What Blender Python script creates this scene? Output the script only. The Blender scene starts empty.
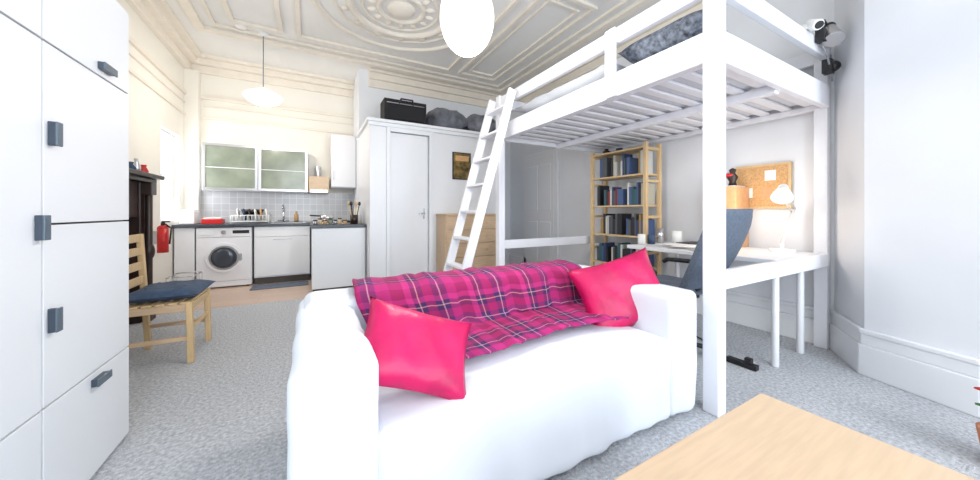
import bpy, bmesh, math, random
from mathutils import Vector, Matrix
random.seed(7)
scene=bpy.context.scene
# ---------------- materials ----------------
def mat(name,col,rough=0.5,metal=0.0,var=0.0,scale=20.0,bump=0.0,bscale=None,emis=0.0,alpha=None,trans=0.0,stretch=None,bdist=.02,sheen=0):
    m=bpy.data.materials.new(name); m.use_nodes=True
    nt=m.node_tree; b=nt.nodes['Principled BSDF']
    b.inputs['Base Color'].default_value=(*col,1)
    b.inputs['Roughness'].default_value=rough
    b.inputs['Metallic'].default_value=metal
    if sheen: b.inputs['Sheen Weight'].default_value=sheen
    if trans: b.inputs['Transmission Weight'].default_value=trans
    if emis:
        b.inputs['Emission Color'].default_value=(*col,1); b.inputs['Emission Strength'].default_value=emis
    tc=nt.nodes.new('ShaderNodeTexCoord')
    src=tc.outputs['Object']
    if stretch:
        mp=nt.nodes.new('ShaderNodeMapping'); mp.inputs['Scale'].default_value=stretch
        nt.links.new(src,mp.inputs['Vector']); src=mp.outputs['Vector']
    if var:
        n=nt.nodes.new('ShaderNodeTexNoise'); n.inputs['Scale'].default_value=scale; n.inputs['Detail'].default_value=4
        nt.links.new(src,n.inputs['Vector'])
        r=nt.nodes.new('ShaderNodeValToRGB')
        r.color_ramp.elements[0].position=0.3; r.color_ramp.elements[1].position=0.7
        r.color_ramp.elements[0].color=(*[max(0,c*(1-var)) for c in col],1)
        r.color_ramp.elements[1].color=(*[min(1,c*(1+var*0.6)) for c in col],1)
        nt.links.new(n.outputs['Fac'],r.inputs['Fac']); nt.links.new(r.outputs['Color'],b.inputs['Base Color'])
    if bump:
        n2=nt.nodes.new('ShaderNodeTexNoise'); n2.inputs['Scale'].default_value=bscale or scale; n2.inputs['Detail'].default_value=3
        nt.links.new(src,n2.inputs['Vector'])
        bp=nt.nodes.new('ShaderNodeBump'); bp.inputs['Strength'].default_value=bump; bp.inputs['Distance'].default_value=bdist
        nt.links.new(n2.outputs['Fac'],bp.inputs['Height']); nt.links.new(bp.outputs['Normal'],b.inputs['Normal'])
    return m
M={}
M['wall']=mat('wall_paint',(.82,.84,.88),.7,var=.02,scale=3)
M['wallk']=mat('wall_paint_cream',(.87,.84,.77),.7,var=.02,scale=3)
M['ceil']=mat('ceiling_paint',(.85,.84,.82),.8,var=.03,scale=2)
M['plaster']=mat('plaster_moulding',(.85,.79,.70),.7,var=.04,scale=8)
M['trim']=mat('trim_gloss',(.84,.86,.89),.35)
M['white']=mat('white_paint',(.84,.85,.88),.35)
M['bedwhite']=mat('bed_white',(.86,.87,.92),.4,var=.02,scale=6)
M['lam']=mat('white_laminate',(.84,.86,.89),.3)
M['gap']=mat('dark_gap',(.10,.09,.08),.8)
M['handle']=mat('handle_steel',(.07,.09,.12),.35,.5)
M['handleb']=mat('handle_face',(.11,.15,.19),.35,.3)
M['carpet']=mat('carpet_weave',(.66,.68,.72),.95,var=.34,scale=60,bump=.8,bscale=140)
M['birch']=mat('birch_veneer',(.66,.49,.33),.4,var=.09,scale=5,stretch=(1.2,14,6))
M['pine']=mat('pine',(.70,.50,.27),.5,var=.12,scale=8,stretch=(8,8,1))
M['pineh']=mat('pine_h',(.64,.46,.30),.5,var=.12,scale=8,stretch=(1,8,8))
M['dark']=mat('dark_wood',(.035,.018,.014),.35,var=.3,scale=10)
M['black']=mat('black_plastic',(.012,.012,.015),.45)
M['suit']=mat('black_fabric',(.012,.012,.015),.8,bump=.3,scale=90)
M['greybag']=mat('grey_plastic_bag',(.17,.18,.21),.35,var=.5,scale=9,bump=.6,bscale=12)
M['sofa']=mat('white_slipcover',(.77,.81,.88),.85,bump=.35,bscale=4,scale=9,bdist=.03,stretch=(1,1,.6))
M['red']=mat('magenta_silk',(.60,.004,.105),.42,var=.25,scale=7,bump=.5,bscale=9)
M['redp']=mat('red_plastic',(.60,.02,.02),.35)
M['navy']=mat('navy_cotton',(.045,.08,.15),.8,var=.3,scale=20,bump=.3)
M['chairgrey']=mat('chair_mesh',(.11,.14,.19),.65,var=.2,scale=60)
M['steel']=mat('brushed_steel',(.6,.6,.62),.3,.9)
M['counter']=mat('slate_counter',(.07,.08,.10),.3,var=.2,scale=40)
M['glassgreen']=mat('frosted_glass',(.24,.27,.21),.15,var=.22,scale=5)
M['glassdark']=mat('door_glass',(.06,.07,.09),.08)
M['cork']=mat('cork',(.66,.39,.18),.9,var=.25,scale=90)
M['orange']=mat('orange_wood',(.66,.36,.18),.5,var=.1)
M['poster']=mat('poster_print',(.2,.13,.03),.6,var=.9,scale=14)
M['paper']=mat('paper',(.87,.87,.86),.8)
M['mattress']=mat('mattress_cloth',(.70,.72,.77),.85,bump=.3,bscale=20)
M['bedding']=mat('grey_bedding',(.22,.25,.31),.85,var=.8,scale=28,bump=.4,bscale=14)
M['shade']=mat('lamp_shade',(1,.96,.88),.6,emis=1.0)
M['shade2']=mat('lamp_shade_kitchen',(1,.96,.90),.6,emis=.9)
M['chrome']=mat('chrome',(.8,.8,.82),.12,1.0)
M['leaf']=mat('green_leaf',(.05,.18,.05),.5,var=.3)
M['terracotta']=mat('terracotta',(.5,.2,.1),.8)
M['cable']=mat('cable_grey',(.25,.26,.28),.6)
bookcols=[(.03,.05,.14),(.22,.02,.02),(.6,.6,.56),(.03,.10,.13),(.35,.22,.06),(.015,.015,.02),(.06,.11,.25),(.5,.47,.38),(.08,.09,.10)]
for i,c in enumerate(bookcols): M['book%d'%i]=mat('book_cover_%d'%i,c,.5)

def brickmat(name,bw,rh,mort,c1,c2,cm_,rough,rot=None):
    m=bpy.data.materials.new(name); m.use_nodes=True; nt=m.node_tree; b=nt.nodes['Principled BSDF']
    tc=nt.nodes.new('ShaderNodeTexCoord'); mp=nt.nodes.new('ShaderNodeMapping')
    if rot: mp.inputs['Rotation'].default_value=rot
    br=nt.nodes.new('ShaderNodeTexBrick'); br.offset=0 if rot else .5
    br.inputs['Scale'].default_value=1; br.inputs['Brick Width'].default_value=bw; br.inputs['Row Height'].default_value=rh
    br.inputs['Mortar Size'].default_value=mort
    br.inputs['Color1'].default_value=(*c1,1); br.inputs['Color2'].default_value=(*c2,1); br.inputs['Mortar'].default_value=(*cm_,1)
    nt.links.new(tc.outputs['Object'],mp.inputs['Vector']); nt.links.new(mp.outputs['Vector'],br.inputs['Vector'])
    nt.links.new(br.outputs['Color'],b.inputs['Base Color']); b.inputs['Roughness'].default_value=rough
    return m
M['tile']=brickmat('mosaic_tile',.1,.1,.004,(.62,.62,.63),(.54,.54,.56),(.74,.74,.74),.2,(math.radians(90),0,0))
M['boards']=brickmat('floorboards',1.1,.1,.002,(.64,.48,.38),(.56,.41,.32),(.3,.2,.14),.35)
def plaid():
    m=bpy.data.materials.new('tartan_wool'); m.use_nodes=True; nt=m.node_tree; b=nt.nodes['Principled BSDF']
    tc=nt.nodes.new('ShaderNodeTexCoord'); sp=nt.nodes.new('ShaderNodeSeparateXYZ')
    nt.links.new(tc.outputs['UV'],sp.inputs['Vector'])
    outs=[]
    for ax,per in (('X',.34),('Y',.28)):
        mu=nt.nodes.new('ShaderNodeMath'); mu.operation='DIVIDE'; mu.inputs[1].default_value=per
        nt.links.new(sp.outputs[ax],mu.inputs[0])
        fr=nt.nodes.new('ShaderNodeMath'); fr.operation='FRACT'; nt.links.new(mu.outputs[0],fr.inputs[0])
        r=nt.nodes.new('ShaderNodeValToRGB'); cr=r.color_ramp; cr.interpolation='CONSTANT'
        stops=[(0,(.30,.008,.09)),(.20,(.56,.03,.20)),(.30,(.06,.015,.09)),(.37,(.62,.34,.32)),(.39,(.06,.015,.09)),(.47,(.36,.012,.12)),(.62,(.06,.02,.11)),(.71,(.62,.36,.42)),(.73,(.06,.02,.11)),(.82,(.46,.02,.17))]
        cr.elements[0].position=0; cr.elements[0].color=(*stops[0][1],1)
        cr.elements[1].position=stops[1][0]; cr.elements[1].color=(*stops[1][1],1)
        for p,c in stops[2:]:
            e=cr.elements.new(p); e.color=(*c,1)
        nt.links.new(fr.outputs[0],r.inputs['Fac']); outs.append(r)
    mx=nt.nodes.new('ShaderNodeMix'); mx.data_type='RGBA'; mx.inputs[0].default_value=.5
    nt.links.new(outs[0].outputs['Color'],mx.inputs[6]); nt.links.new(outs[1].outputs['Color'],mx.inputs[7])
    nt.links.new(mx.outputs[2],b.inputs['Base Color']); b.inputs['Roughness'].default_value=.9
    return m
M['plaid']=plaid()

# ---------------- builder ----------------
class B:
    def __init__(s,name,bevel=.004):
        s.name=name; s.bm=bmesh.new(); s.mats=[]; s.bevel=bevel
    def mi(s,k):
        if k not in s.mats: s.mats.append(k)
        return s.mats.index(k)
    def _tag(s,verts,k,smooth=False):
        i=s.mi(k); fs=set()
        for v in verts:
            for f in v.link_faces: fs.add(f)
        for f in fs: f.material_index=i; f.smooth=smooth
    def box(s,x0,x1,y0,y1,z0,z1,k):
        mt=Matrix.Translation(((x0+x1)/2,(y0+y1)/2,(z0+z1)/2))@Matrix.Diagonal((abs(x1-x0),abs(y1-y0),abs(z1-z0),1))
        r=bmesh.ops.create_cube(s.bm,size=1,matrix=mt); s._tag(r['verts'],k); return s
    def obox(s,c,size,rot,k):
        mt=Matrix.Translation(c)@rot.to_4x4()@Matrix.Diagonal((*size,1))
        r=bmesh.ops.create_cube(s.bm,size=1,matrix=mt); s._tag(r['verts'],k); return s
    def beam(s,p0,p1,w,h,k,up=(0,0,1)):
        p0=Vector(p0);p1=Vector(p1);d=(p1-p0);L=d.length;d.normalize();up=Vector(up)
        x=d.cross(up)
        if x.length<1e-4: x=d.cross(Vector((0,1,0)))
        x.normalize(); z=x.cross(d)
        rot=Matrix((x,d,z)).transposed()
        return s.obox((p0+p1)/2,(w,L,h),rot,k)
    def cyl(s,p0,p1,r0,k,r1=None,seg=20,caps=True):
        p0=Vector(p0);p1=Vector(p1);d=p1-p0;r1=r0 if r1 is None else r1
        q=d.to_track_quat('Z','Y').to_matrix().to_4x4()
        mt=Matrix.Translation((p0+p1)/2)@q
        r=bmesh.ops.create_cone(s.bm,cap_ends=caps,segments=seg,radius1=r0,radius2=r1,depth=d.length,matrix=mt)
        s._tag(r['verts'],k,True)
        for v in r['verts']:
            for f in v.link_faces:
                if len(f.verts)>4: f.smooth=False
        return s
    def sph(s,c,rad,k,rot=None,seg=24):
        if not hasattr(rad,'__len__'): rad=(rad,)*3
        mt=Matrix.Translation(c)@(rot.to_4x4() if rot else Matrix.Identity(4))@Matrix.Diagonal((*rad,1))
        r=bmesh.ops.create_uvsphere(s.bm,u_segments=seg,v_segments=seg//2,radius=1,matrix=mt); s._tag(r['verts'],k,True); return s
    def tube(s,pts,r,k,seg=8):
        for a,b in zip(pts[:-1],pts[1:]): s.cyl(a,b,r,k,seg=seg)
        for p in pts[1:-1]: s.sph(p,r,k,seg=8)
        return s
    def prism(s,pts,z0,z1,k):
        vb=[s.bm.verts.new((x,y,z0)) for x,y in pts]; vt=[s.bm.verts.new((x,y,z1)) for x,y in pts]
        n=len(pts); i=s.mi(k); fs=[s.bm.faces.new(vb[::-1]),s.bm.faces.new(vt)]
        for a in range(n):
            fs.append(s.bm.faces.new((vb[a],vb[(a+1)%n],vt[(a+1)%n],vt[a])))
        for f in fs: f.material_index=i
        return s
    def lathe(s,c,prof,k,seg=32,axis='Z'):
        rings=[]
        for r,z in prof:
            ring=[]
            for a in range(seg):
                t=2*math.pi*a/seg
                ring.append(s.bm.verts.new((c[0]+r*math.cos(t),c[1]+r*math.sin(t),c[2]+z)))
            rings.append(ring)
        i=s.mi(k)
        for A,Bb in zip(rings[:-1],rings[1:]):
            for a in range(seg):
                f=s.bm.faces.new((A[a],A[(a+1)%seg],Bb[(a+1)%seg],Bb[a])); f.material_index=i; f.smooth=True
        return s
    def torus(s,c,R,r,k,seg=64,seg2=8,sx=1,sy=1,zs=1):
        rings=[]
        for a in range(seg):
            t=2*math.pi*a/seg; ring=[]
            for b in range(seg2):
                u=2*math.pi*b/seg2; rr=R+r*math.cos(u)
                ring.append(s.bm.verts.new((c[0]+rr*math.cos(t)*sx,c[1]+rr*math.sin(t)*sy,c[2]+r*zs*math.sin(u))))
            rings.append(ring)
        i=s.mi(k)
        for a in range(seg):
            A=rings[a];Bb=rings[(a+1)%seg]
            for b in range(seg2):
                f=s.bm.faces.new((A[b],Bb[b],Bb[(b+1)%seg2],A[(b+1)%seg2])); f.material_index=i; f.smooth=True
        return s
    def pillow(s,c,size,th,rot,k,n=18,pinch=.10):
        c=Vector(c); i=s.mi(k); g=[[],[]]
        for sd in (0,1):
            for a in range(n+1):
                row=[]
                for b in range(n+1):
                    u=-1+2*a/n; v=-1+2*b/n
                    t=th/2*((1-u**4)*(1-v**4))**.6*(1 if sd else -1)
                    x=size[0]/2*u*(1-pinch*(1-v*v)); y=size[1]/2*v*(1-pinch*(1-u*u))
                    t+= .006*math.sin(9*u+4*v)*(1-u*u)*(1-v*v)
                    row.append(s.bm.verts.new(c+rot@Vector((x,y,t))))
                g[sd].append(row)
        for sd in (0,1):
            for a in range(n):
                for b in range(n):
                    q=(g[sd][a][b],g[sd][a+1][b],g[sd][a+1][b+1],g[sd][a][b+1])
                    f=s.bm.faces.new(q if sd else q[::-1]); f.material_index=i; f.smooth=True
        return s
    def done(s,parent=None,subsurf=0,disp=None,weld=False):
        if weld: bmesh.ops.remove_doubles(s.bm,verts=s.bm.verts,dist=.0005)
        bmesh.ops.recalc_face_normals(s.bm,faces=s.bm.faces)
        me=bpy.data.meshes.new(s.name); s.bm.to_mesh(me); s.bm.free()
        for k in s.mats: me.materials.append(M[k])
        o=bpy.data.objects.new(s.name,me); scene.collection.objects.link(o)
        if s.bevel:
            md=o.modifiers.new('bevel','BEVEL'); md.width=s.bevel; md.segments=2; md.limit_method='ANGLE'; md.angle_limit=math.radians(50)
        if subsurf:
            md=o.modifiers.new('sub','SUBSURF'); md.levels=subsurf; md.render_levels=subsurf
        if disp:
            tx=bpy.data.textures.new(s.name+'_t','CLOUDS'); tx.noise_scale=disp[1]
            md=o.modifiers.new('disp','DISPLACE'); md.texture=tx; md.strength=disp[0]; md.texture_coords='GLOBAL'
        if parent: o.parent=parent
        return o
def empty(name):
    e=bpy.data.objects.new(name,None); scene.collection.objects.link(e); return e

CZ=3.4
XL=-1.6
# ---------------- room shell ----------------
B('floor',0).box(XL-.15,3.85,-2.6,4.62,-.1,0,'carpet').done()
B('floor_kitchen',0).box(XL-.15,3.85,4.62,6.6,-.1,0.0,'boards').done()
B('ceiling',0).box(XL-.15,3.85,-2.6,6.6,CZ,CZ+.1,'ceil').done()
wy0,wy1,wz0,wz1=5.42,6.08,.95,2.13
w=B('wall_left',0)
w.box(XL-.15,XL,-2.6,wy0,0,CZ,'wallk'); w.box(XL-.15,XL,wy1,6.6,0,CZ,'wallk')
w.box(XL-.15,XL,wy0,wy1,0,wz0,'wallk'); w.box(XL-.15,XL,wy0,wy1,wz1,CZ,'wallk'); w.done()
B('wall_kitchen',0).box(XL-.15,.8,6.4,6.55,0,CZ,'wallk').done()
B('wall_kitchen_side',0).box(.69,.84,5.6,6.4,0,CZ,'wall').done()
B('wall_back',0).box(.84,3.85,5.6,5.75,0,CZ,'wall').done()
rp=[(3.6,5.6),(3.6,.90),(3.2,.66),(3.06,.22),(3.06,-2.6)]
B('wall_right',0).prism([(3.85,5.75),(3.6,5.6)]+rp[1:]+[(3.85,-2.6)],0,CZ,'wall').done()
w=B('wall_rear',0)
xs=[XL,-1.0,.4,1.2,2.6,3.06]
for a,b_,solid in ((0,1,1),(1,2,0),(2,3,1),(3,4,0),(4,5,1)):
    if solid: w.box(xs[a],xs[b_],-2.6,-2.45,0,CZ,'wall')
    else:
        w.box(xs[a],xs[b_],-2.6,-2.45,0,.5,'wall'); w.box(xs[a],xs[b_],-2.6,-2.45,3.0,CZ,'wall')
w.done()
def wframe(name,ax,c0,c1,z0,z1,pos):
    f=B(name)
    def bx(a0,a1,za,zb,t=.03):
        if ax=='x': f.box(a0,a1,pos-t,pos+t,za,zb,'trim')
        else: f.box(pos-t,pos+t,a0,a1,za,zb,'trim')
    bx(c0,c0+.06,z0,z1);bx(c1-.06,c1,z0,z1);bx(c0+.06,c1-.06,z0,z0+.06);bx(c0+.06,c1-.06,z1-.06,z1)
    bx(c0+.06,c1-.06,(z0+z1)/2-.025,(z0+z1)/2+.025,.02)
    f.done()
wframe('unseen_window_1','x',-1.0,.4,.5,3.0,-2.52)  # unseen window behind the camera, added as an opening for the rear light
wframe('unseen_window_2','x',1.2,2.6,.5,3.0,-2.52)  # second unseen window, added for the same purpose
wframe('window_3','y',wy0,wy1,wz0,wz1,XL-.09)

def offs(pts,d):
    out=[]
    for i,p in enumerate(pts):
        ns=[]
        for a,b_ in ((i-1,i),(i,i+1)):
            if a>=0 and b_<len(pts):
                dx=pts[b_][0]-pts[a][0]; dy=pts[b_][1]-pts[a][1]; L=math.hypot(dx,dy); ns.append((dy/L,-dx/L))
        nx=sum(n[0] for n in ns)/len(ns); ny=sum(n[1] for n in ns)/len(ns); L2=nx*nx+ny*ny
        out.append((p[0]+nx/L2*d,p[1]+ny/L2*d))
    return out
def strip(name,pts,tiers,k='trim'):
    s=B(name,.006)
    for d,z0,z1 in tiers:
        q=offs(pts,d); 
        for i in range(len(pts)-1):
            s.prism([pts[i],q[i],q[i+1],pts[i+1]],z0,z1,k)
    s.done()
rp2=[(3.6,5.6),(3.6,.90),(3.2,.66),(3.06,.22),(3.06,-2.44)]
strip('baseboard_right',rp2,[(.035,0,.20),(.022,.20,.27),(.03,.27,.30)])
strip('trim_cornice_right',rp2,[(.16,3.34,3.4),(.10,3.24,3.34),(.05,3.12,3.24)],'plaster')
strip('trim_cornice_left',[(XL,-2.44),(XL,6.4),(.69,6.4)],[(.22,3.35,3.4),(.14,3.27,3.35),(.06,3.16,3.27)],'plaster')
strip('trim_picture_rail',[(XL,2.5),(XL,6.4),(.69,6.4)],[(.035,2.78,2.83),(.025,2.48,2.52),(.02,2.66,2.68)],'plaster')
strip('trim_cornice_back',[(.84,5.6),(3.6,5.6)],[(.16,3.34,3.4),(.10,3.24,3.34),(.05,3.12,3.24)],'plaster')
strip('baseboard_left',[(XL,-2.44),(XL,3.1)],[(.03,0,.2)])
B('trim_pipe_boxing').box(XL,XL+.16,6.26,6.4,.9,3.16,'wallk').done()

cm=B('trim_ceiling_moulding',.004)
def frame(x0,x1,y0,y1,w_,t,zoff=0):
    for (a,b_,c,d) in ((x0,x1,y0,y0+w_),(x0,x1,y1-w_,y1),(x0,x0+w_,y0+w_,y1-w_),(x1-w_,x1,y0+w_,y1-w_)):
        cm.box(a,b_,c,d,CZ-t,CZ,'plaster')
frame(-1.25,3.25,-1.9,5.35,.10,.045); frame(-1.05,3.05,-1.7,5.15,.04,.03)
frame(-.85,-.30,.4,2.6,.05,.035); frame(-.85,-.30,2.8,4.95,.05,.035)
frame(2.15,2.85,.6,2.45,.05,.035); frame(2.15,2.85,2.6,4.95,.05,.035); frame(2.28,2.72,2.75,4.8,.03,.025); frame(2.28,2.72,.75,2.3,.03,.025)
frame(-.15,2.0,.4,2.45,.05,.035); frame(-.15,2.0,2.6,4.95,.05,.035)
RX,RY=.92,3.74
for R,r in ((.25,.03),(.42,.02),(.55,.045),(.72,.02),(.92,.035)):
    cm.torus((RX,RY,CZ),R,r,'plaster')
for i in range(14):
    t=2*math.pi*i/14
    cm.sph((RX+.33*math.cos(t),RY+.33*math.sin(t),CZ),(.06,.035,.03),'plaster',Matrix.Rotation(t,3,'Z'),seg=10)
    cm.sph((RX+.64*math.cos(t),RY+.64*math.sin(t),CZ),(.05,.05,.03),'plaster',seg=10)
cm.sph((RX,RY,CZ),(.16,.16,.06),'plaster')
cm.done()

# ---------------- closet block ----------------
cx0,cx1,cy=.69,2.79,4.5
B('wall_closet_left',.003).box(cx0,.95,cy,cy+.1,0,2.27,'white').done()
B('wall_closet_right',.003).box(1.5,cx1,cy,cy+.1,0,2.27,'white').done()
B('wall_closet_lintel',.003).box(.95,1.5,cy,cy+.1,2.17,2.27,'white').done()
B('wall_closet_side_left',.003).box(cx0,cx0+.1,cy+.1,5.6,0,2.27,'white').done()
B('wall_closet_side_right',.003).box(cx1-.1,cx1,cy+.1,5.6,0,2.27,'white').done()
c=B('trim_closet_top',.003); c.box(cx0-.04,cx1+.04,cy-.06,5.6,2.27,2.31,'white'); c.box(cx0-.02,cx1+.02,cy-.035,cy,2.22,2.27,'trim'); c.done()
d=B('door_1',.004)
d.box(.958,1.492,cy+.03,cy+.07,.01,2.162,'white')
for (a,b_,z0,z1) in ((.90,.952,0,2.22),(1.498,1.55,0,2.22),(.952,1.498,2.165,2.22)): d.box(a,b_,cy-.028,cy-.001,z0,z1,'trim')
d.cyl((1.43,cy+.03,1.05),(1.43,cy-.03,1.05),.012,'chrome'); d.cyl((1.43,cy-.03,1.05),(1.34,cy-.03,1.05),.009,'chrome')
d.box(1.415,1.445,cy+.022,cy+.03,.97,1.12,'chrome')
d.done()
d=B('door_2',.004)
d.box(3.56,3.599,4.2,5.0,.0,2.05,'white')
for (a,b_,z0,z1) in ((4.12,4.2,0,2.13),(5.0,5.08,0,2.13),(4.2,5.0,2.05,2.13)): d.box(3.565,3.599,a,b_,z0,z1,'trim')
for z0,z1 in ((.2,.9),(1.1,1.9)):
    for a,b_ in ((4.28,4.56),(4.64,4.92)): d.box(3.553,3.56,a,b_,z0,z1,'trim')
d.done()
p=B('framed_poster',.002); p.box(1.86,2.16,cy-.02,cy-.001,1.56,1.97,'black'); p.box(1.875,2.145,cy-.024,cy-.02,1.575,1.955,'poster'); p.box(1.90,2.12,cy-.026,cy-.024,1.84,1.92,'cork'); p.done()
s=B('suitcase',.02)
s.box(.90,1.50,4.62,4.92,2.335,2.66,'suit'); s.box(.95,1.45,4.60,4.62,2.38,2.56,'suit'); s.box(.93,1.47,4.61,4.93,2.60,2.61,'steel')
s.tube([(1.1,4.6,2.60),(1.12,4.57,2.66),(1.28,4.57,2.66),(1.3,4.6,2.60)],.012,'black')
for x in (.95,1.45):
    for y in (4.66,4.88): s.cyl((x-.015,y,2.335),(x+.015,y,2.335),.024,'black')
s.done()
s=B('plastic_bag',0)
s.pillow((1.86,4.78,2.50),(.66,.4),.34,Matrix.Rotation(.2,3,'Z'),'greybag'); s.done(weld=True,disp=(.06,.07))
s=B('plastic_bag',0); s.pillow((2.46,4.8,2.50),(.54,.38),.34,Matrix.Rotation(-.2,3,'Z'),'greybag'); s.done(weld=True,disp=(.06,.06))
s=B('duffel_bag',.0); s.cyl((1.65,5.28,2.47),(2.25,5.30,2.47),.16,'suit'); s.sph((1.65,5.28,2.47),(.06,.16,.16),'suit'); s.sph((2.25,5.30,2.47),(.06,.16,.16),'suit'); s.done()

# ---------------- kitchen ----------------
ky=5.79
w=B('washing_machine',.01)
wx0,wx1=-1.36,-.74
w.box(wx0,wx1,ky+.02,6.38,.02,.85,'lam')
w.box(wx0+.005,wx1-.005,ky+.0,ky+.02,.72,.845,'white'); w.box(wx0+.005,wx1-.005,ky+.005,ky+.02,.10,.715,'white'); w.box(wx0+.005,wx1-.005,ky+.01,ky+.02,.02,.095,'white')
w.box(wx0+.03,wx0+.2,ky-.006,ky,.75,.82,'trim'); w.box(wx0+.40,wx1-.03,ky-.004,ky,.765,.81,'black')
cx=(wx0+wx1)/2
w.cyl((wx0+.30,ky-.02,.785),(wx0+.30,ky,.785),.027,'steel')
w.cyl((cx,ky-.03,.43),(cx,ky+.01,.43),.205,'white',seg=40); w.cyl((cx,ky-.036,.43),(cx,ky-.03,.43),.17,'steel',seg=40)
w.cyl((cx,ky-.04,.43),(cx,ky-.036,.43),.145,'glassdark',seg=40); w.sph((cx,ky-.04,.43),(.12,.02,.12),'glassdark')
w.box(cx+.17,cx+.20,ky-.04,ky-.03,.38,.48,'steel')
for x in (wx0+.05,wx1-.05):
    w.cyl((x,ky+.06,0),(x,ky+.06,.02),.02,'black'); w.cyl((x,6.3,0),(x,6.3,.02),.02,'black')
w.done()
w=B('kitchen_base_cabinet',.003)
w.box(-.715,-.0,ky+.02,6.38,.10,.855,'lam'); w.box(-.71,-.005,ky,ky+.02,.12,.70,'lam'); w.box(-.71,-.005,ky,ky+.02,.705,.85,'lam')
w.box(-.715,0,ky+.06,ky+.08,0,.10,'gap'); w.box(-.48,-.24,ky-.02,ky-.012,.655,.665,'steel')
w.box(-.48,-.47,ky-.02,ky,.655,.665,'steel'); w.box(-.25,-.24,ky-.02,ky,.655,.665,'steel')
w.box(-1.58,-1.375,ky+.01,6.38,0,.855,'lam')
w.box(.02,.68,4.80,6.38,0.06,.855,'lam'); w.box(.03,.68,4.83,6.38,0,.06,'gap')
w.box(.02,.67,4.785,4.80,.06,.855,'lam')
w.done()
w=B('kitchen_counter',.004)
w.prism([(-1.595,ky-.03),(-.0,ky-.03),(-.0,4.76),(.685,4.76),(.685,6.39),(-1.595,6.39)],.86,.90,'counter'); w.done()
B('wall_tiles',0).box(-1.44,.685,6.385,6.399,.905,1.40,'tile').done()
w=B('wall_cabinet',.003)
w.box(-1.36,-.03,6.09,6.38,1.39,2.08,'lam')
for a in (-1.355,-.69):
    b_=a+.655
    w.box(a,b_,6.06,6.09,1.395,1.43,'steel');w.box(a,b_,6.06,6.09,2.04,2.075,'steel')
    w.box(a,a+.035,6.06,6.09,1.43,2.04,'steel');w.box(b_-.035,b_,6.06,6.09,1.43,2.04,'steel')
    w.box(a+.035,b_-.035,6.07,6.088,1.43,2.04,'glassgreen'); w.box(a+.035,b_-.035,6.066,6.07,1.72,1.73,'lam')
w.done()
w=B('cooker_hood',.003); w.box(-.02,.28,6.08,6.38,1.39,1.66,'birch'); w.box(.0,.26,6.05,6.08,1.39,1.44,'steel'); w.cyl((.12,6.3,1.66),(.12,6.3,1.85),.05,'steel'); w.done()
w=B('boiler_cabinet',.006); w.box(.31,.685,5.93,6.39,1.48,2.36,'lam'); w.box(.315,.68,5.91,5.93,1.49,2.35,'white'); w.box(.33,.345,5.89,5.91,1.6,1.75,'steel'); w.done()
w=B('cooker_hob',.003); w.box(.10,.62,5.2,5.72,.90,.912,'steel')
for x in (.23,.49):
    for y in (5.33,5.59): w.cyl((x,y,.912),(x,y,.925),.07,'black'); w.torus((x,y,.93),.08,.006,'black',seg=20,seg2=6)
w.done()
w=B('saucepan',0); w.lathe((.23,5.59,.937),[(0,0),(.09,0),(.10,.09),(.095,.09),(.085,.006),(0,.006)],'steel'); w.cyl((.23-.1,5.59,1.01),(.0,5.52,1.02),.01,'black'); w.done()
w=B('utensil_jar',0); w.lathe((.55,4.98,.90),[(0,0),(.05,0),(.055,.13),(.05,.13),(.045,.01),(0,.01)],'dark')
for i in range(6):
    t=i; w.cyl((.55+.02*math.cos(t),4.98+.02*math.sin(t),.91),(.55+.07*math.cos(t),4.98+.06*math.sin(t),1.18),.006,'pine' if i%2 else 'black'); w.sph((.55+.072*math.cos(t),4.98+.062*math.sin(t),1.19),(.02,.012,.03),'pine' if i%2 else 'black',seg=10)
w.done()
w=B('paper_towel_roll',.0); w.cyl((.62,5.12,.90),(.62,5.12,.91),.06,'birch'); w.cyl((.62,5.12,.911),(.62,5.12,1.13),.05,'paper'); w.done()
w=B('spice_jars',.0)
for i in range(7): 
    x=.06+.06*i
    w.cyl((x,4.85+.03*(i%3),.9),(x,4.85+.03*(i%3),.95+.02*(i%2)),.024,['steel','birch','cork','glassgreen'][i%4]); w.cyl((x,4.85+.03*(i%3),.95+.02*(i%2)),(x,4.85+.03*(i%3),.965+.02*(i%2)),.025,'black')
w.done()
w=B('dish_rack',0)
for z in (.93,1.02):
    w.tube([(-1.0,5.9,z),(-.55,5.9,z),(-.55,6.25,z),(-1.0,6.25,z),(-1.0,5.9,z)],.006,'paper')
for i in range(10):
    x=-.98+.045*i; w.tube([(x,5.9,1.02),(x,5.9,.925),(x,6.25,.925),(x,6.25,1.02)],.004,'paper')
for x in (-1.0,-.55):
    for y in (5.9,6.25): w.cyl((x,y,.9),(x,y,1.02),.006,'paper')
for i,k in enumerate(['paper','navy','dark','paper','cork','paper']):
    x=-.93+.07*i; w.cyl((x,6.0,1.03),(x+.012,6.0,1.032),.09,k,seg=24)
w.lathe((-.78,6.2,1.03),[(0,0),(.12,0),(.15,.08),(.145,.08),(.115,.005),(0,.005)],'black')
w.done()
w=B('washing_up_bowl',.01); w.box(-1.33,-1.1,5.9,6.1,.9,.97,'redp'); w.box(-1.31,-1.12,5.92,6.08,.97,.99,'paper'); w.done()
w=B('sink_tap',0); w.cyl((-.38,6.3,.9),(-.38,6.3,1.12),.014,'chrome'); w.tube([(-.38,6.3,1.12),(-.38,6.26,1.17),(-.38,6.18,1.18),(-.38,6.12,1.13)],.011,'chrome'); w.cyl((-.46,6.3,.93),(-.3,6.3,.93),.01,'chrome'); w.done()
w=B('sink_basin',.003); w.box(-.52,-.06,5.86,6.24,.90,.906,'steel'); w.box(-.48,-.1,5.9,6.2,.9065,.908,'gap'); w.done()
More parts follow.
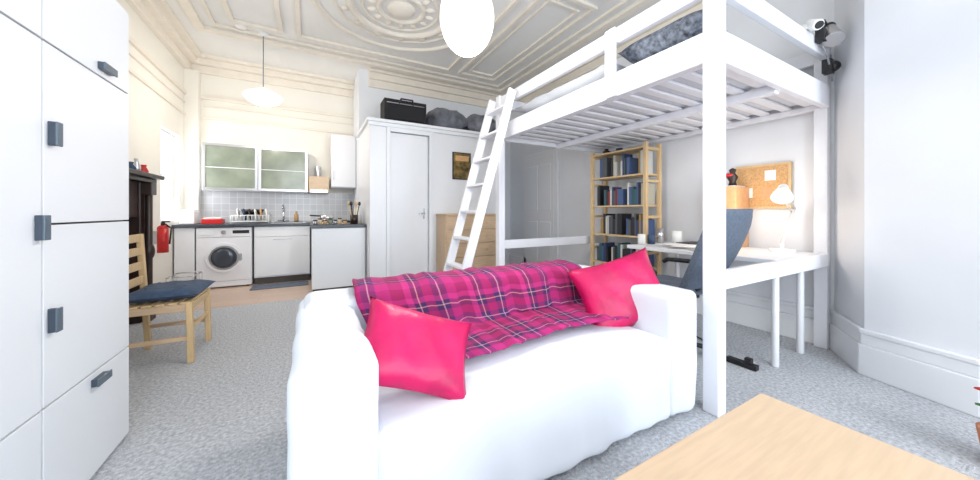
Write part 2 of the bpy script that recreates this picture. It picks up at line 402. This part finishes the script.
w=B('soap_bottle',0); w.lathe((-.2,6.3,.9),[(0,0),(.03,0),(.03,.12),(.012,.15),(.012,.18),(0,.18)],'cork'); w.done()
w=B('bread_bin',.02); w.box(-1.56,-1.40,5.9,6.2,.905,1.08,'paper'); w.box(-1.54,-1.42,5.93,6.17,1.08,1.10,'lam'); w.done()
w=B('plinth_shadow_sheet',.003); w.box(-.72,-.02,5.42,5.74,0,.012,'chairgrey'); w.done()  # dark sheet on the floor standing in for the shadow below the base cabinet

def pend(name,c,prof,k,top):
    w=B(name,0); w.lathe(c,prof,k); w.cyl((c[0],c[1],c[2]+prof[-1][1]),(c[0],c[1],top),.006,'cable',seg=8); w.lathe((c[0],c[1],top-.05),[(0.006,0),(.05,.03),(.055,.05)],'paper'); w.done()
prof=[(0.001,-.235)]+[(.172*math.cos(a),.235*math.sin(a)) for a in [math.radians(x) for x in range(-80,85,10)]]+[(.01,.24)]
pend('paper_globe_pendant',(.87,1.86,2.30),prof,'shade',CZ)
pend('dome_pendant',(-.53,5.1,2.56),[(.001,-.10),(.10,-.09),(.18,-.05),(.22,0),(.20,.03),(.10,.08),(.02,.12),(.01,.13)],'shade2',CZ)
w=B('smoke_detector',.0); w.cyl((-.75,5.0,CZ-.04),(-.75,5.0,CZ),.06,'paper'); w.done()

# ---------------- fireplace ----------------
f=B('fireplace',.006)
fx=XL+.005; q=-.33
f.box(fx,fx+.17,3.55+q,3.73+q,0,1.36,'dark'); f.box(fx,fx+.17,4.68+q,4.86+q,0,1.36,'dark')
f.box(fx,fx+.15,3.73+q,4.68+q,1.02,1.36,'dark'); f.box(fx,fx+.02,3.73+q,4.68+q,0,1.02,'black')
f.box(fx,fx+.27,3.48+q,4.93+q,1.40,1.44,'dark'); f.box(fx,fx+.22,3.51+q,4.90+q,1.36,1.40,'dark')
for y in (3.64+q,4.77+q):
    f.cyl((fx+.20,y,.12),(fx+.20,y,1.24),.028,'dark'); f.box(fx+.165,fx+.235,y-.06,y+.06,0,.12,'dark'); f.box(fx+.165,fx+.24,y-.06,y+.06,1.24,1.36,'dark'); f.sph((fx+.20,y,.68),(.045,.045,.09),'dark')
f.box(fx+.02,fx+.12,3.95+q,4.46+q,.0,.55,'dark'); 
f.done()
w=B('ornaments',0)
for y,k,r,h in ((4.5,'redp',.03,.10),(4.35,'steel',.025,.14),(4.2,'navy',.04,.09)):
    w.lathe((XL+.15,y,1.44),[(0,0),(r,0),(r*1.2,h*.4),(r*.6,h*.8),(r*.8,h),(0,h)],k)
w.done()
w=B('fire_extinguisher',0)
ex,ey=XL+.11,5.12
w.cyl((ex,ey,.60),(ex,ey,.88),.05,'redp'); w.sph((ex,ey,.88),(.05,.05,.04),'redp'); w.cyl((ex,ey,.91),(ex,ey,.95),.018,'black'); w.box(ex-.01,ex+.06,ey-.012,ey+.012,.95,.965,'black'); w.tube([(ex+.02,ey,.93),(ex+.08,ey-.03,.88),(ex+.07,ey-.05,.70)],.008,'black'); w.box(XL+.001,ex-.045,ey-.02,ey+.02,.70,.85,'steel'); w.done()
w=B('wire_basket',0)
for z in (.01,.14,.28):
    w.tube([(-1.5,5.25,z),(-1.25,5.25,z),(-1.25,5.6,z),(-1.5,5.6,z),(-1.5,5.25,z)],.007,'steel')
for x in (-1.5,-1.25):
    for y in (5.25,5.37,5.48,5.6): w.cyl((x,y,0),(x,y,.28),.005,'steel')
for i in range(5): w.cyl((-1.5,5.3+.06*i,.01),(-1.25,5.3+.06*i,.01),.005,'steel')
w.done()

# ---------------- wardrobe ----------------
w=B('wardrobe',.004)
X1=-.755; ye=2.19; cw=.574
cols=[ye-cw*i for i in range(6)]
w.box(-1.38,X1-.024,cols[-1],ye,0,2.02,'lam')
w.box(X1-.024,X1-.02,cols[-1],ye-.003,0.03,2.015,'gap')
g=.0035
for i in range(5):
    a=cols[i+1]+g; b_=cols[i]-g
    if i==0: segs=[(.02,.426),(.433,1.026),(1.033,1.626),(1.633,2.015)]
    else: segs=[(.02,.426),(.433,1.626),(1.633,2.015)]
    for z0,z1 in segs: w.box(X1-.02,X1,a,b_,z0,z1,'lam')
def hd(y,z,wd=.035,h=.08):
    w.box(X1,X1+.022,y-wd/2+.004,y+wd/2-.012,z-h/2,z+h/2,'handle'); w.box(X1+.018,X1+.024,y-wd/2,y+wd/2,z-h/2,z+h/2,'handleb')
hd(1.648,1.33,.03);hd(1.648,.71,.03);hd(1.59,1.02,.03)
hd(1.925,.39,.10,.03);hd(1.97,1.67,.10,.03);hd(1.05,1.02)
w.done()

# ---------------- dining chair ----------------
w=B('dining_chair',.005)
cx0_,cx1_,cy0,cy1=-1.12,-.74,3.05,3.50
for y in (cy0,cy1):
    w.beam((cx1_,y,0),(cx1_-.01,y,.43),.035,.045,'pine',up=(0,1,0))
    w.beam((cx0_+.02,y,0),(cx0_-.03,y,.90),.035,.04,'pine',up=(0,1,0))
    w.box(cx0_,cx1_,y-.015,y+.015,.37,.42,'pineh'); w.box(cx0_,cx1_,y-.012,y+.012,.16,.19,'pineh')
for x in (cx0_+.01,cx1_-.01): w.box(x-.015,x+.015,cy0,cy1,.37,.42,'pine')
w.box(cx1_-.02,cx1_+.0,cy0,cy1,.22,.25,'pine')
for i in range(6):
    x=cx0_+.02+.066*i; w.box(x-.025,x+.025,cy0-.02,cy1+.02,.42,.435,'pine')
for t in (.55,.66,.77,.87):
    x=cx0_+.02-.05*t/.9; w.beam((x,cy0,t),(x,cy1,t),.018,.06,'pine')
w.done()
w=B('seat_cushion',0); w.pillow(((cx0_+cx1_)/2+.025,(cy0+cy1)/2,.484),(.42,.50),.095,Matrix.Identity(3),'navy',pinch=.04)
for dx in (-.1,.1):
    for dy in (-.11,.11): w.sph(((cx0_+cx1_)/2+.025+dx,(cy0+cy1)/2+dy,.527),(.012,.012,.006),'navy',seg=8)
w.done()

# ---------------- sofa ----------------
sofa=empty('sofa')
sx0,sx1,sy0,sy1=-.05,1.82,.965,1.85
def soft(name,x0,x1,y0,y1,z0,z1,bev,k='sofa',d=(.016,.22),cuts=1,bulge=0):
    s=B(name,0); s.box(x0,x1,y0,y1,z0,z1,k)
    bm=s.bm
    bmesh.ops.bevel(bm,geom=bm.edges[:],offset=bev,segments=4,affect='EDGES',profile=.5)
    def cut(ax,a,b_):
        n=max(1,int((b_-a)/.03))
        for i in range(1,n):
            co=[0,0,0]; co[ax]=a+(b_-a)*i/n; no=[0,0,0]; no[ax]=1
            bmesh.ops.bisect_plane(bm,geom=bm.verts[:]+bm.edges[:]+bm.faces[:],plane_co=co,plane_no=no)
    cut(0,x0,x1);cut(1,y0,y1);cut(2,z0,z1)
    for v in bm.verts:
        if bulge and v.co.z>z1-.05:
            u=(v.co.x-x0)/(x1-x0); q=(v.co.y-y0)/(y1-y0)
            v.co.z+=bulge*math.sin(math.pi*min(max(u,0),1))*math.sin(math.pi*min(max(q,0),1))
        fall=max(0,(.42-v.co.z)/.42)
        if v.co.y<y0+.03: v.co.y-= .007*fall*(math.sin(v.co.x*23+math.sin(v.co.x*7)*2)+.6*math.sin(v.co.x*41+v.co.z*6))
        if name.startswith('arm') and (v.co.x<x0+.01 or v.co.x>x1-.01):
            v.co.x+= .006*fall*math.sin(v.co.y*25+v.co.z*4)
    for f in bm.faces: f.smooth=True
    return s.done(parent=sofa,disp=d)
soft('arm_left',sx0,sx0+.23,sy0,sy1-.02,.02,.65,.034)
soft('arm_right',sx1-.23,sx1,sy0,sy1-.02,.02,.65,.034)
soft('backrest',sx0+.02,sx1-.02,sy1-.26,sy1,.02,.68,.05)
soft('seat',sx0+.215,sx1-.215,sy0+.008,sy1-.22,.02,.43,.045,bulge=.02)
def throw():
    bm=bmesh.new(); uv=bm.loops.layers.uv.new('UVMap')
    prof=[(1.875,.40),(1.885,.55),(1.875,.66),(1.83,.70),(1.72,.705),(1.62,.70),(1.575,.66),(1.56,.58),(1.55,.50),(1.52,.48),(1.44,.48),(1.34,.482),(1.20,.476)]
    P=[]
    for a,b_ in zip(prof[:-1],prof[1:]):
        for i in range(3): t=i/3; P.append((a[0]*(1-t)+b_[0]*t,a[1]*(1-t)+b_[1]*t))
    P.append(prof[-1])
    L=[0]
    for a,b_ in zip(P[:-1],P[1:]): L.append(L[-1]+math.hypot(a[0]-b_[0],a[1]-b_[1]))
    nx=60; x0,x1=.19,1.62; rows=[]
    for j,(y,z) in enumerate(P):
        row=[]
        f=j/len(P)
        for i in range(nx+1):
            t=i/nx
            xa=x0+ (.14*max(0,f-.5)*2); xb=x1-(.05*f)
            x=xa+(xb-xa)*t+.012*math.sin(j*.3)
            if z<.64 and y<1.6: x=min(x,1.585)
            wv=.010*math.sin(t*31+j*.25)+.007*math.sin(t*57+1.3+j*.1)
            zz=z+.012+abs(wv)*.7; yy=y-(.018+wv)*(1 if 15<j<28 else 0)
            if f>.7: yy-= .03*math.sin(t*7)
            row.append((bm.verts.new((x,yy,zz)),(x0+(x1-x0)*t,L[j])))
        rows.append(row)
    for j in range(len(P)-1):
        for i in range(nx):
            q=[rows[j][i],rows[j][i+1],rows[j+1][i+1],rows[j+1][i]]
            f=bm.faces.new([a[0] for a in q]); f.smooth=True
            for l,a in zip(f.loops,q): l[uv].uv=a[1]
    me=bpy.data.meshes.new('tartan_throw'); bm.to_mesh(me); bm.free(); me.materials.append(M['plaid'])
    o=bpy.data.objects.new('tartan_throw',me); scene.collection.objects.link(o)
    md=o.modifiers.new('s','SOLIDIFY'); md.thickness=.008; md.offset=1
throw()
def axes(n,up,roll):
    n=Vector(n).normalized(); up=Vector(up); x=up.cross(n).normalized(); y=n.cross(x)
    R=Matrix((x,y,n)).transposed()
    return R@Matrix.Rotation(roll,3,'Z')
w=B('throw_pillow',0); w.pillow((.335,1.14,.58),(.42,.31),.11,axes((.1,-.72,.65),(0,0,1),math.radians(-27)),'red'); w.done(weld=True)
w=B('throw_pillow',0); w.pillow((1.60,1.28,.60),(.54,.42),.13,axes((-.42,-.8,.42),(0,0,1),math.radians(16)),'red'); w.done(weld=True)

# ---------------- loft bed ----------------
b=B('loft_bed',.006)
bx0,bx1,by0,by1=1.89,3.55,.926,3.15
pw=.040; TH=2.38
for x in (bx0,bx1):
    for y in (by0,by1): b.box(x-pw,x+pw,y-pw,y+pw,0,TH,'bedwhite') if x==bx0 else b.box(x-.04,x+.03,y-.04+.03,y+.04+.03,0,TH,'bedwhite')
for x in (bx0,bx1):
    b.box(x-.022,x+.022,by0+pw,by1-pw,2.25,2.36,'bedwhite')
    b.box(x-.022,x+.022,by0+pw,by1-pw,1.88,2.05,'bedwhite')
for y in (by0,by1):
    b.box(bx0+pw,bx1-.04,y-.022,y+.022,2.25,2.36,'bedwhite')
    b.box(bx0+pw,bx1-.04,y-.022,y+.022,1.88,2.05,'bedwhite')
    b.box(bx0+pw,bx1-.04,y-.022,y+.022,.65,.75,'bedwhite')
for y in (1.58,): b.box(bx0-.045,bx0-.022,y-.045,y+.045,1.88,2.36,'bedwhite')
for x in (bx0+.022,bx1-.052): b.box(x,x+.03,by0+.022,by1-.022,1.88,1.92,'bedwhite')
b.box((bx0+bx1)/2-.03,(bx0+bx1)/2+.03,by0+.022,by1-.022,1.86,1.92,'bedwhite')
n=15
for i in range(n):
    y=by0+.09+(by1-by0-.18)*i/(n-1); b.box(bx0+.024,bx1-.024,y-.035,y+.035,1.92,1.94,'bedwhite')
b.done()
w=B('mattress',.03); w.box(bx0+.04,bx1-.05,by0+.04,by1-.04,1.942,2.09,'mattress'); w.done()
w=B('duvet',0); w.pillow((2.7,2.35,2.21),(1.45,1.3),.20,Matrix.Identity(3),'mattress',pinch=.02); w.done(weld=True,disp=(.05,.2))
w=B('bed_pillow',0); w.pillow((2.20,1.32,2.20),(.46,.60),.18,Matrix.Rotation(.15,3,'Y'),'bedding',pinch=.06); w.done(weld=True)
w=B('bed_ladder',.004)
def lp(y,z): return (1.80-(2.40-z)*.29,y,z)
for y in (2.72,3.12):
    w.beam(lp(y,0.0),lp(y,2.30),.035,.085,'bedwhite',up=(1,0,0))
for i in range(8):
    z=.28+.265*i; a=lp(2.72,z); c_=lp(3.12,z); w.box(a[0]-.045,a[0]+.045,2.735,3.105,z-.012,z+.012,'bedwhite')
w.done()
w=B('clip_lamp',.002)
w.box(3.20,3.26,.85,.90,2.30,2.39,'black'); w.tube([(3.23,.88,2.38),(3.30,.88,2.48),(3.34,.86,2.42)],.008,'black')
w.cyl((3.34,.86,2.43),(3.27,.82,2.30),.03,'steel',r1=.06); w.sph((3.34,.86,2.43),.035,'black'); w.done()
w=B('power_cable',0)
w.tube([(3.24,.87,2.27),(3.30,.86,2.2),(3.36,.86,2.12),(3.40,.87,2.24),(3.44,.87,2.06),(3.47,.88,2.2)],.006,'cable'); w.box(3.33,3.40,.85,.90,2.10,2.20,'black'); w.sph((3.42,.86,2.16),.04,'black'); w.done()
w=B('web_camera',.003); w.box(3.06,3.14,.88,.97,2.362,2.40,'paper'); w.cyl((3.10,.90,2.40),(3.06,.84,2.36),.035,'paper'); w.cyl((3.06,.84,2.36),(3.055,.835,2.355),.025,'black'); w.done()

# ---------------- desk ----------------
w=B('desk',.005)
w.box(2.72,3.50,.96,2.12,.715,.75,'white')
for x,y in ((2.82,.995),(3.25,.995),(2.80,2.05),(3.45,2.05)): w.cyl((x,y,0),(x,y,.715),.022,'white')
w.done()
w=B('desk_lamp',0)
bx,by=3.30,1.12
w.cyl((bx,by,.75),(bx,by,.775),.08,'paper'); w.cyl((bx,by,.77),(bx,by,.82),.012,'paper')
w.tube([(bx,by,.82),(3.48,1.10,1.10),(3.24,1.10,1.26)],.008,'paper'); w.tube([(bx+.02,by+.02,.82),(3.48,1.12,1.07),(3.24,1.12,1.23)],.006,'paper')
w.cyl((3.26,1.1,1.26),(3.18,1.08,1.18),.03,'paper',r1=.07); w.sph((3.26,1.1,1.26),.032,'paper'); w.done()
w=B('cork_board',.003); w.box(3.565,3.598,1.15,1.56,1.10,1.50,'pine'); w.box(3.56,3.565,1.17,1.54,1.12,1.48,'cork')
for y,z,k in ((1.25,1.35,'paper'),(1.42,1.2,'paper'),(1.28,1.2,'orange')): w.box(3.557,3.56,y,y+.08,z,z+.09,k)
w.done()
w=B('magazine_file',.003); w.box(3.30,3.54,1.44,1.60,.752,1.30,'orange'); w.box(3.32,3.52,1.46,1.58,1.30,1.31,'paper'); w.done()
w=B('desk_figurine',0); w.lathe((3.42,1.52,1.31),[(0,0),(.035,0),(.025,.04),(.045,.08),(.02,.12),(.03,.15),(0,.17)],'dark'); w.sph((3.40,1.55,1.41),(.03,.05,.02),'redp'); w.done()
w=B('desk_papers',.001)
for i in range(8):
    x=2.78+.07*(i%3)+random.uniform(0,.08); y=1.50+random.uniform(0,.25); w.obox(Vector((x+.06,y,.753+.003*i)),(.21,.29,.003),Matrix.Rotation(random.uniform(-.5,.5),3,'Z'),'paper')
w.done()
w=B('desk_clutter',0)
for x,y,r,h,k in ((2.85,2.05,.035,.1,'paper'),(3.0,2.05,.035,.09,'navy'),(3.15,2.05,.03,.15,'steel'),(3.35,2.0,.05,.12,'paper')):
    w.lathe((x,y,.751),[(0,0),(r,0),(r,h),(r*.85,h),(r*.85,.01),(0,.01)],k)
w.done()
w=B('laptop',.003); w.box(3.16,3.46,1.70,1.90,.752,.77,'black'); w.done()
# office chair
w=B('office_chair',.004)
oc=Vector((2.41,1.49,0)); R=Matrix.Rotation(math.radians(2),3,'Z')
def T(v): return oc+R@Vector(v)
for i in range(5):
    t=2*math.pi*i/5+.3; e=T((.27*math.cos(t),.27*math.sin(t),.07)); w.beam(T((0,0,.10)),e,.04,.025,'black'); w.sph((e.x,e.y,.03),.03,'black',seg=12)
w.cyl(T((0,0,.08)),T((0,0,.42)),.025,'black'); w.obox(T((0,0,.44)),(.30,.28,.03),R,'black')
w.pillow(T((0,0.02,.50)),(.50,.48),.11,R,'chairgrey',pinch=.05)
w.beam(T((0,-.12,.45)),T((0,-.30,.62)),.06,.03,'black')
nr,nc=10,10; k=w.mi('chairgrey'); G=[[],[]]
for s_ in (0,1):
    for j in range(nr+1):
        v=j/nr; z=.55+.54*v; wd=.22+.06*math.sin(math.pi*v*.8)-(.06*max(0,v-.85)/.15); row=[]
        for i in range(nc+1):
            u=-1+2*i/nc; yb=-.24-.22*v+.06*u*u-.02*math.sin(math.pi*v)-s_*.045
            row.append(w.bm.verts.new(T((u*wd,yb,z))))
        G[s_].append(row)
for s_ in (0,1):
    for j in range(nr):
        for i in range(nc):
            f=w.bm.faces.new((G[s_][j][i],G[s_][j][i+1],G[s_][j+1][i+1],G[s_][j+1][i])); f.material_index=k; f.smooth=True
def edge(A,Bq):
    for i in range(len(A)-1):
        f=w.bm.faces.new((A[i],A[i+1],Bq[i+1],Bq[i])); f.material_index=k
edge(G[0][0],G[1][0]);edge(G[0][-1],G[1][-1]);edge([r[0] for r in G[0]],[r[0] for r in G[1]]);edge([r[-1] for r in G[0]],[r[-1] for r in G[1]])
for sx in (-.28,.28):
    w.tube([T((sx*.7,0,.45)),T((sx,.0,.47)),T((sx,-.05,.64)),T((sx,.0,.67)),T((sx,.18,.665)),T((sx,.22,.64))],.018,'black')
w.done()
w=B('power_strip',.004); w.box(2.60,2.65,1.02,1.2,0,.035,'black'); w.box(2.605,2.645,1.05,1.09,.035,.07,'black'); w.tube([(2.63,1.2,.02),(2.8,1.4,.012),(2.9,1.6,.012),(3.3,1.8,.012)],.006,'black'); w.done()

# ---------------- bookshelf ----------------
w=B('bookshelf',.003)
hx0,hx1,hy0,hy1=3.19,3.47,2.24,3.04
for x in (hx0+.02,hx1-.02):
    for y in (hy0+.02,hy1-.02): w.box(x-.02,x+.02,y-.02,y+.02,0,1.84,'pine')
shz=[.10,.45,.80,1.15,1.50,1.80]
for z in shz: w.box(hx0,hx1,hy0+.04,hy1-.04,z-.02,z,'pine')
for z in (.2,.6,1.0,1.4,1.76):
    for y in (hy0+.02,hy1-.02): w.box(hx0+.04,hx1-.04,y-.01,y+.01,z,z+.03,'pine')
w.done()
w=B('books',.001)
for z in shz[:-1]:
    y=hy0+.05
    while y<hy1-.1:
        t=random.uniform(.015,.045); h=random.uniform(.17,.26); dd=random.uniform(.14,.2)
        if random.random()<.10: y+=.06; continue
        if y+t>hy1-.05: break
        w.box(hx0+.03,hx0+.03+dd,y,y+t-.001,z,z+h,'book%d'%random.choice([0,0,1,2,2,3,4,5,5,6,6,7,8,8])); y+=t
w.done()
w=B('trinket_vase',0)
w.lathe((3.33,2.9,1.802),[(0,0),(.03,0),(.05,.04),(.02,.06),(.03,.075),(0,.075)],'dark'); w.lathe((3.33,2.7,1.802),[(0,0),(.04,0),(.04,.05),(0,.05)],'navy'); w.done()

w=B('chest_of_drawers',.004)
dx0,dx1,dy0,dy1=1.60,2.42,4.08,4.46
w.box(dx0,dx1,dy0+.02,dy1,.04,1.02,'pineh'); w.box(dx0-.01,dx1+.01,dy0,dy1,1.02,1.045,'pineh'); w.box(dx0,dx1,dy0+.03,dy1,0,.04,'pineh')
for i in range(5):
    z0=.07+i*.19; w.box(dx0+.015,dx1-.015,dy0+.002,dy0+.02,z0,z0+.18,'pineh')
    for x in (dx0+.2,dx1-.2): w.sph((x,dy0-.01,z0+.09),.014,'pine',seg=10)
w.done()

w=B('coffee_table',.004)
w.box(.38,1.31,-.08,.50,.42,.47,'birch')
for x in (.41,1.28):
    for y in (-.05,.47): w.box(x-.03,x+.03,y-.03,y+.03,0,.42,'birch')
w.box(.44,1.25,-.02,.44,.14,.16,'birch')
w.done()
w=B('potted_poinsettia',0)
px_,py_=2.53,.11
w.lathe((px_,py_,0),[(0,0),(.07,0),(.09,.15),(.08,.15),(.07,.02)],'terracotta'); w.cyl((px_,py_,.02),(px_,py_,.27),.01,'leaf'); w.cyl((px_,py_,.02),(px_,py_,.14),.078,'dark')
for i in range(9):
    t=i*.698; w.sph((px_+.05*math.cos(t),py_+.05*math.sin(t),.30+.02*(i%2)),(.05,.02,.008),'redp',Matrix.Rotation(t,3,'Z'),seg=10)
    w.sph((px_+.05*math.cos(t+.3),py_+.05*math.sin(t+.3),.24),(.045,.02,.008),'leaf',Matrix.Rotation(t+.3,3,'Z'),seg=10)
w.done()

# ---------------- lights ----------------
def area(name,loc,rot,sx,sy,e,col):
    l=bpy.data.lights.new(name,'AREA'); l.shape='RECTANGLE'; l.size=sx; l.size_y=sy; l.energy=e; l.color=col
    o=bpy.data.objects.new(name,l); o.location=loc; o.rotation_euler=rot; scene.collection.objects.link(o)
area('rear_fill_light_1',(-.3,-2.42,1.75),(math.radians(90),0,0),1.3,2.4,70,(.86,.93,1))  # added area lamp behind the camera, set in the unseen window to light the room
area('rear_fill_light_2',(1.9,-2.42,1.75),(math.radians(90),0,0),1.3,2.4,76,(.86,.93,1))  # its added twin in the other unseen rear opening
area('window_light_3',(XL-.05,5.75,1.55),(0,math.radians(-90),0),1.1,.6,12,(.95,.97,1))
def pt(name,loc,e,col,r=.15):
    l=bpy.data.lights.new(name,'POINT'); l.energy=e; l.color=col; l.shadow_soft_size=r
    o=bpy.data.objects.new(name,l); o.location=loc; scene.collection.objects.link(o)
pt('globe_pendant_bulb',(.87,1.86,1.95),42,(1,.97,.92))
pt('dome_pendant_bulb',(-.53,5.1,2.33),29,(1,.92,.82))
pt('desk_lamp_bulb',(3.12,1.30,1.18),5,(1,.86,.70),.10)
wd=bpy.data.worlds.new('World'); scene.world=wd; wd.use_nodes=True
bg=wd.node_tree.nodes['Background']; bg.inputs[0].default_value=(.85,.93,1,1); bg.inputs[1].default_value=1.8
scene.view_settings.view_transform='Standard'
scene.view_settings.exposure=0

cam=bpy.data.cameras.new('camera'); co=bpy.data.objects.new('camera',cam); scene.collection.objects.link(co)
cam.sensor_width=36; cam.lens=36*323/980; cam.shift_y=-28/980; cam.clip_start=.02
co.location=(0,0,1.07); co.rotation_euler=(math.radians(90),0,-math.atan2(180,323))
scene.camera=co
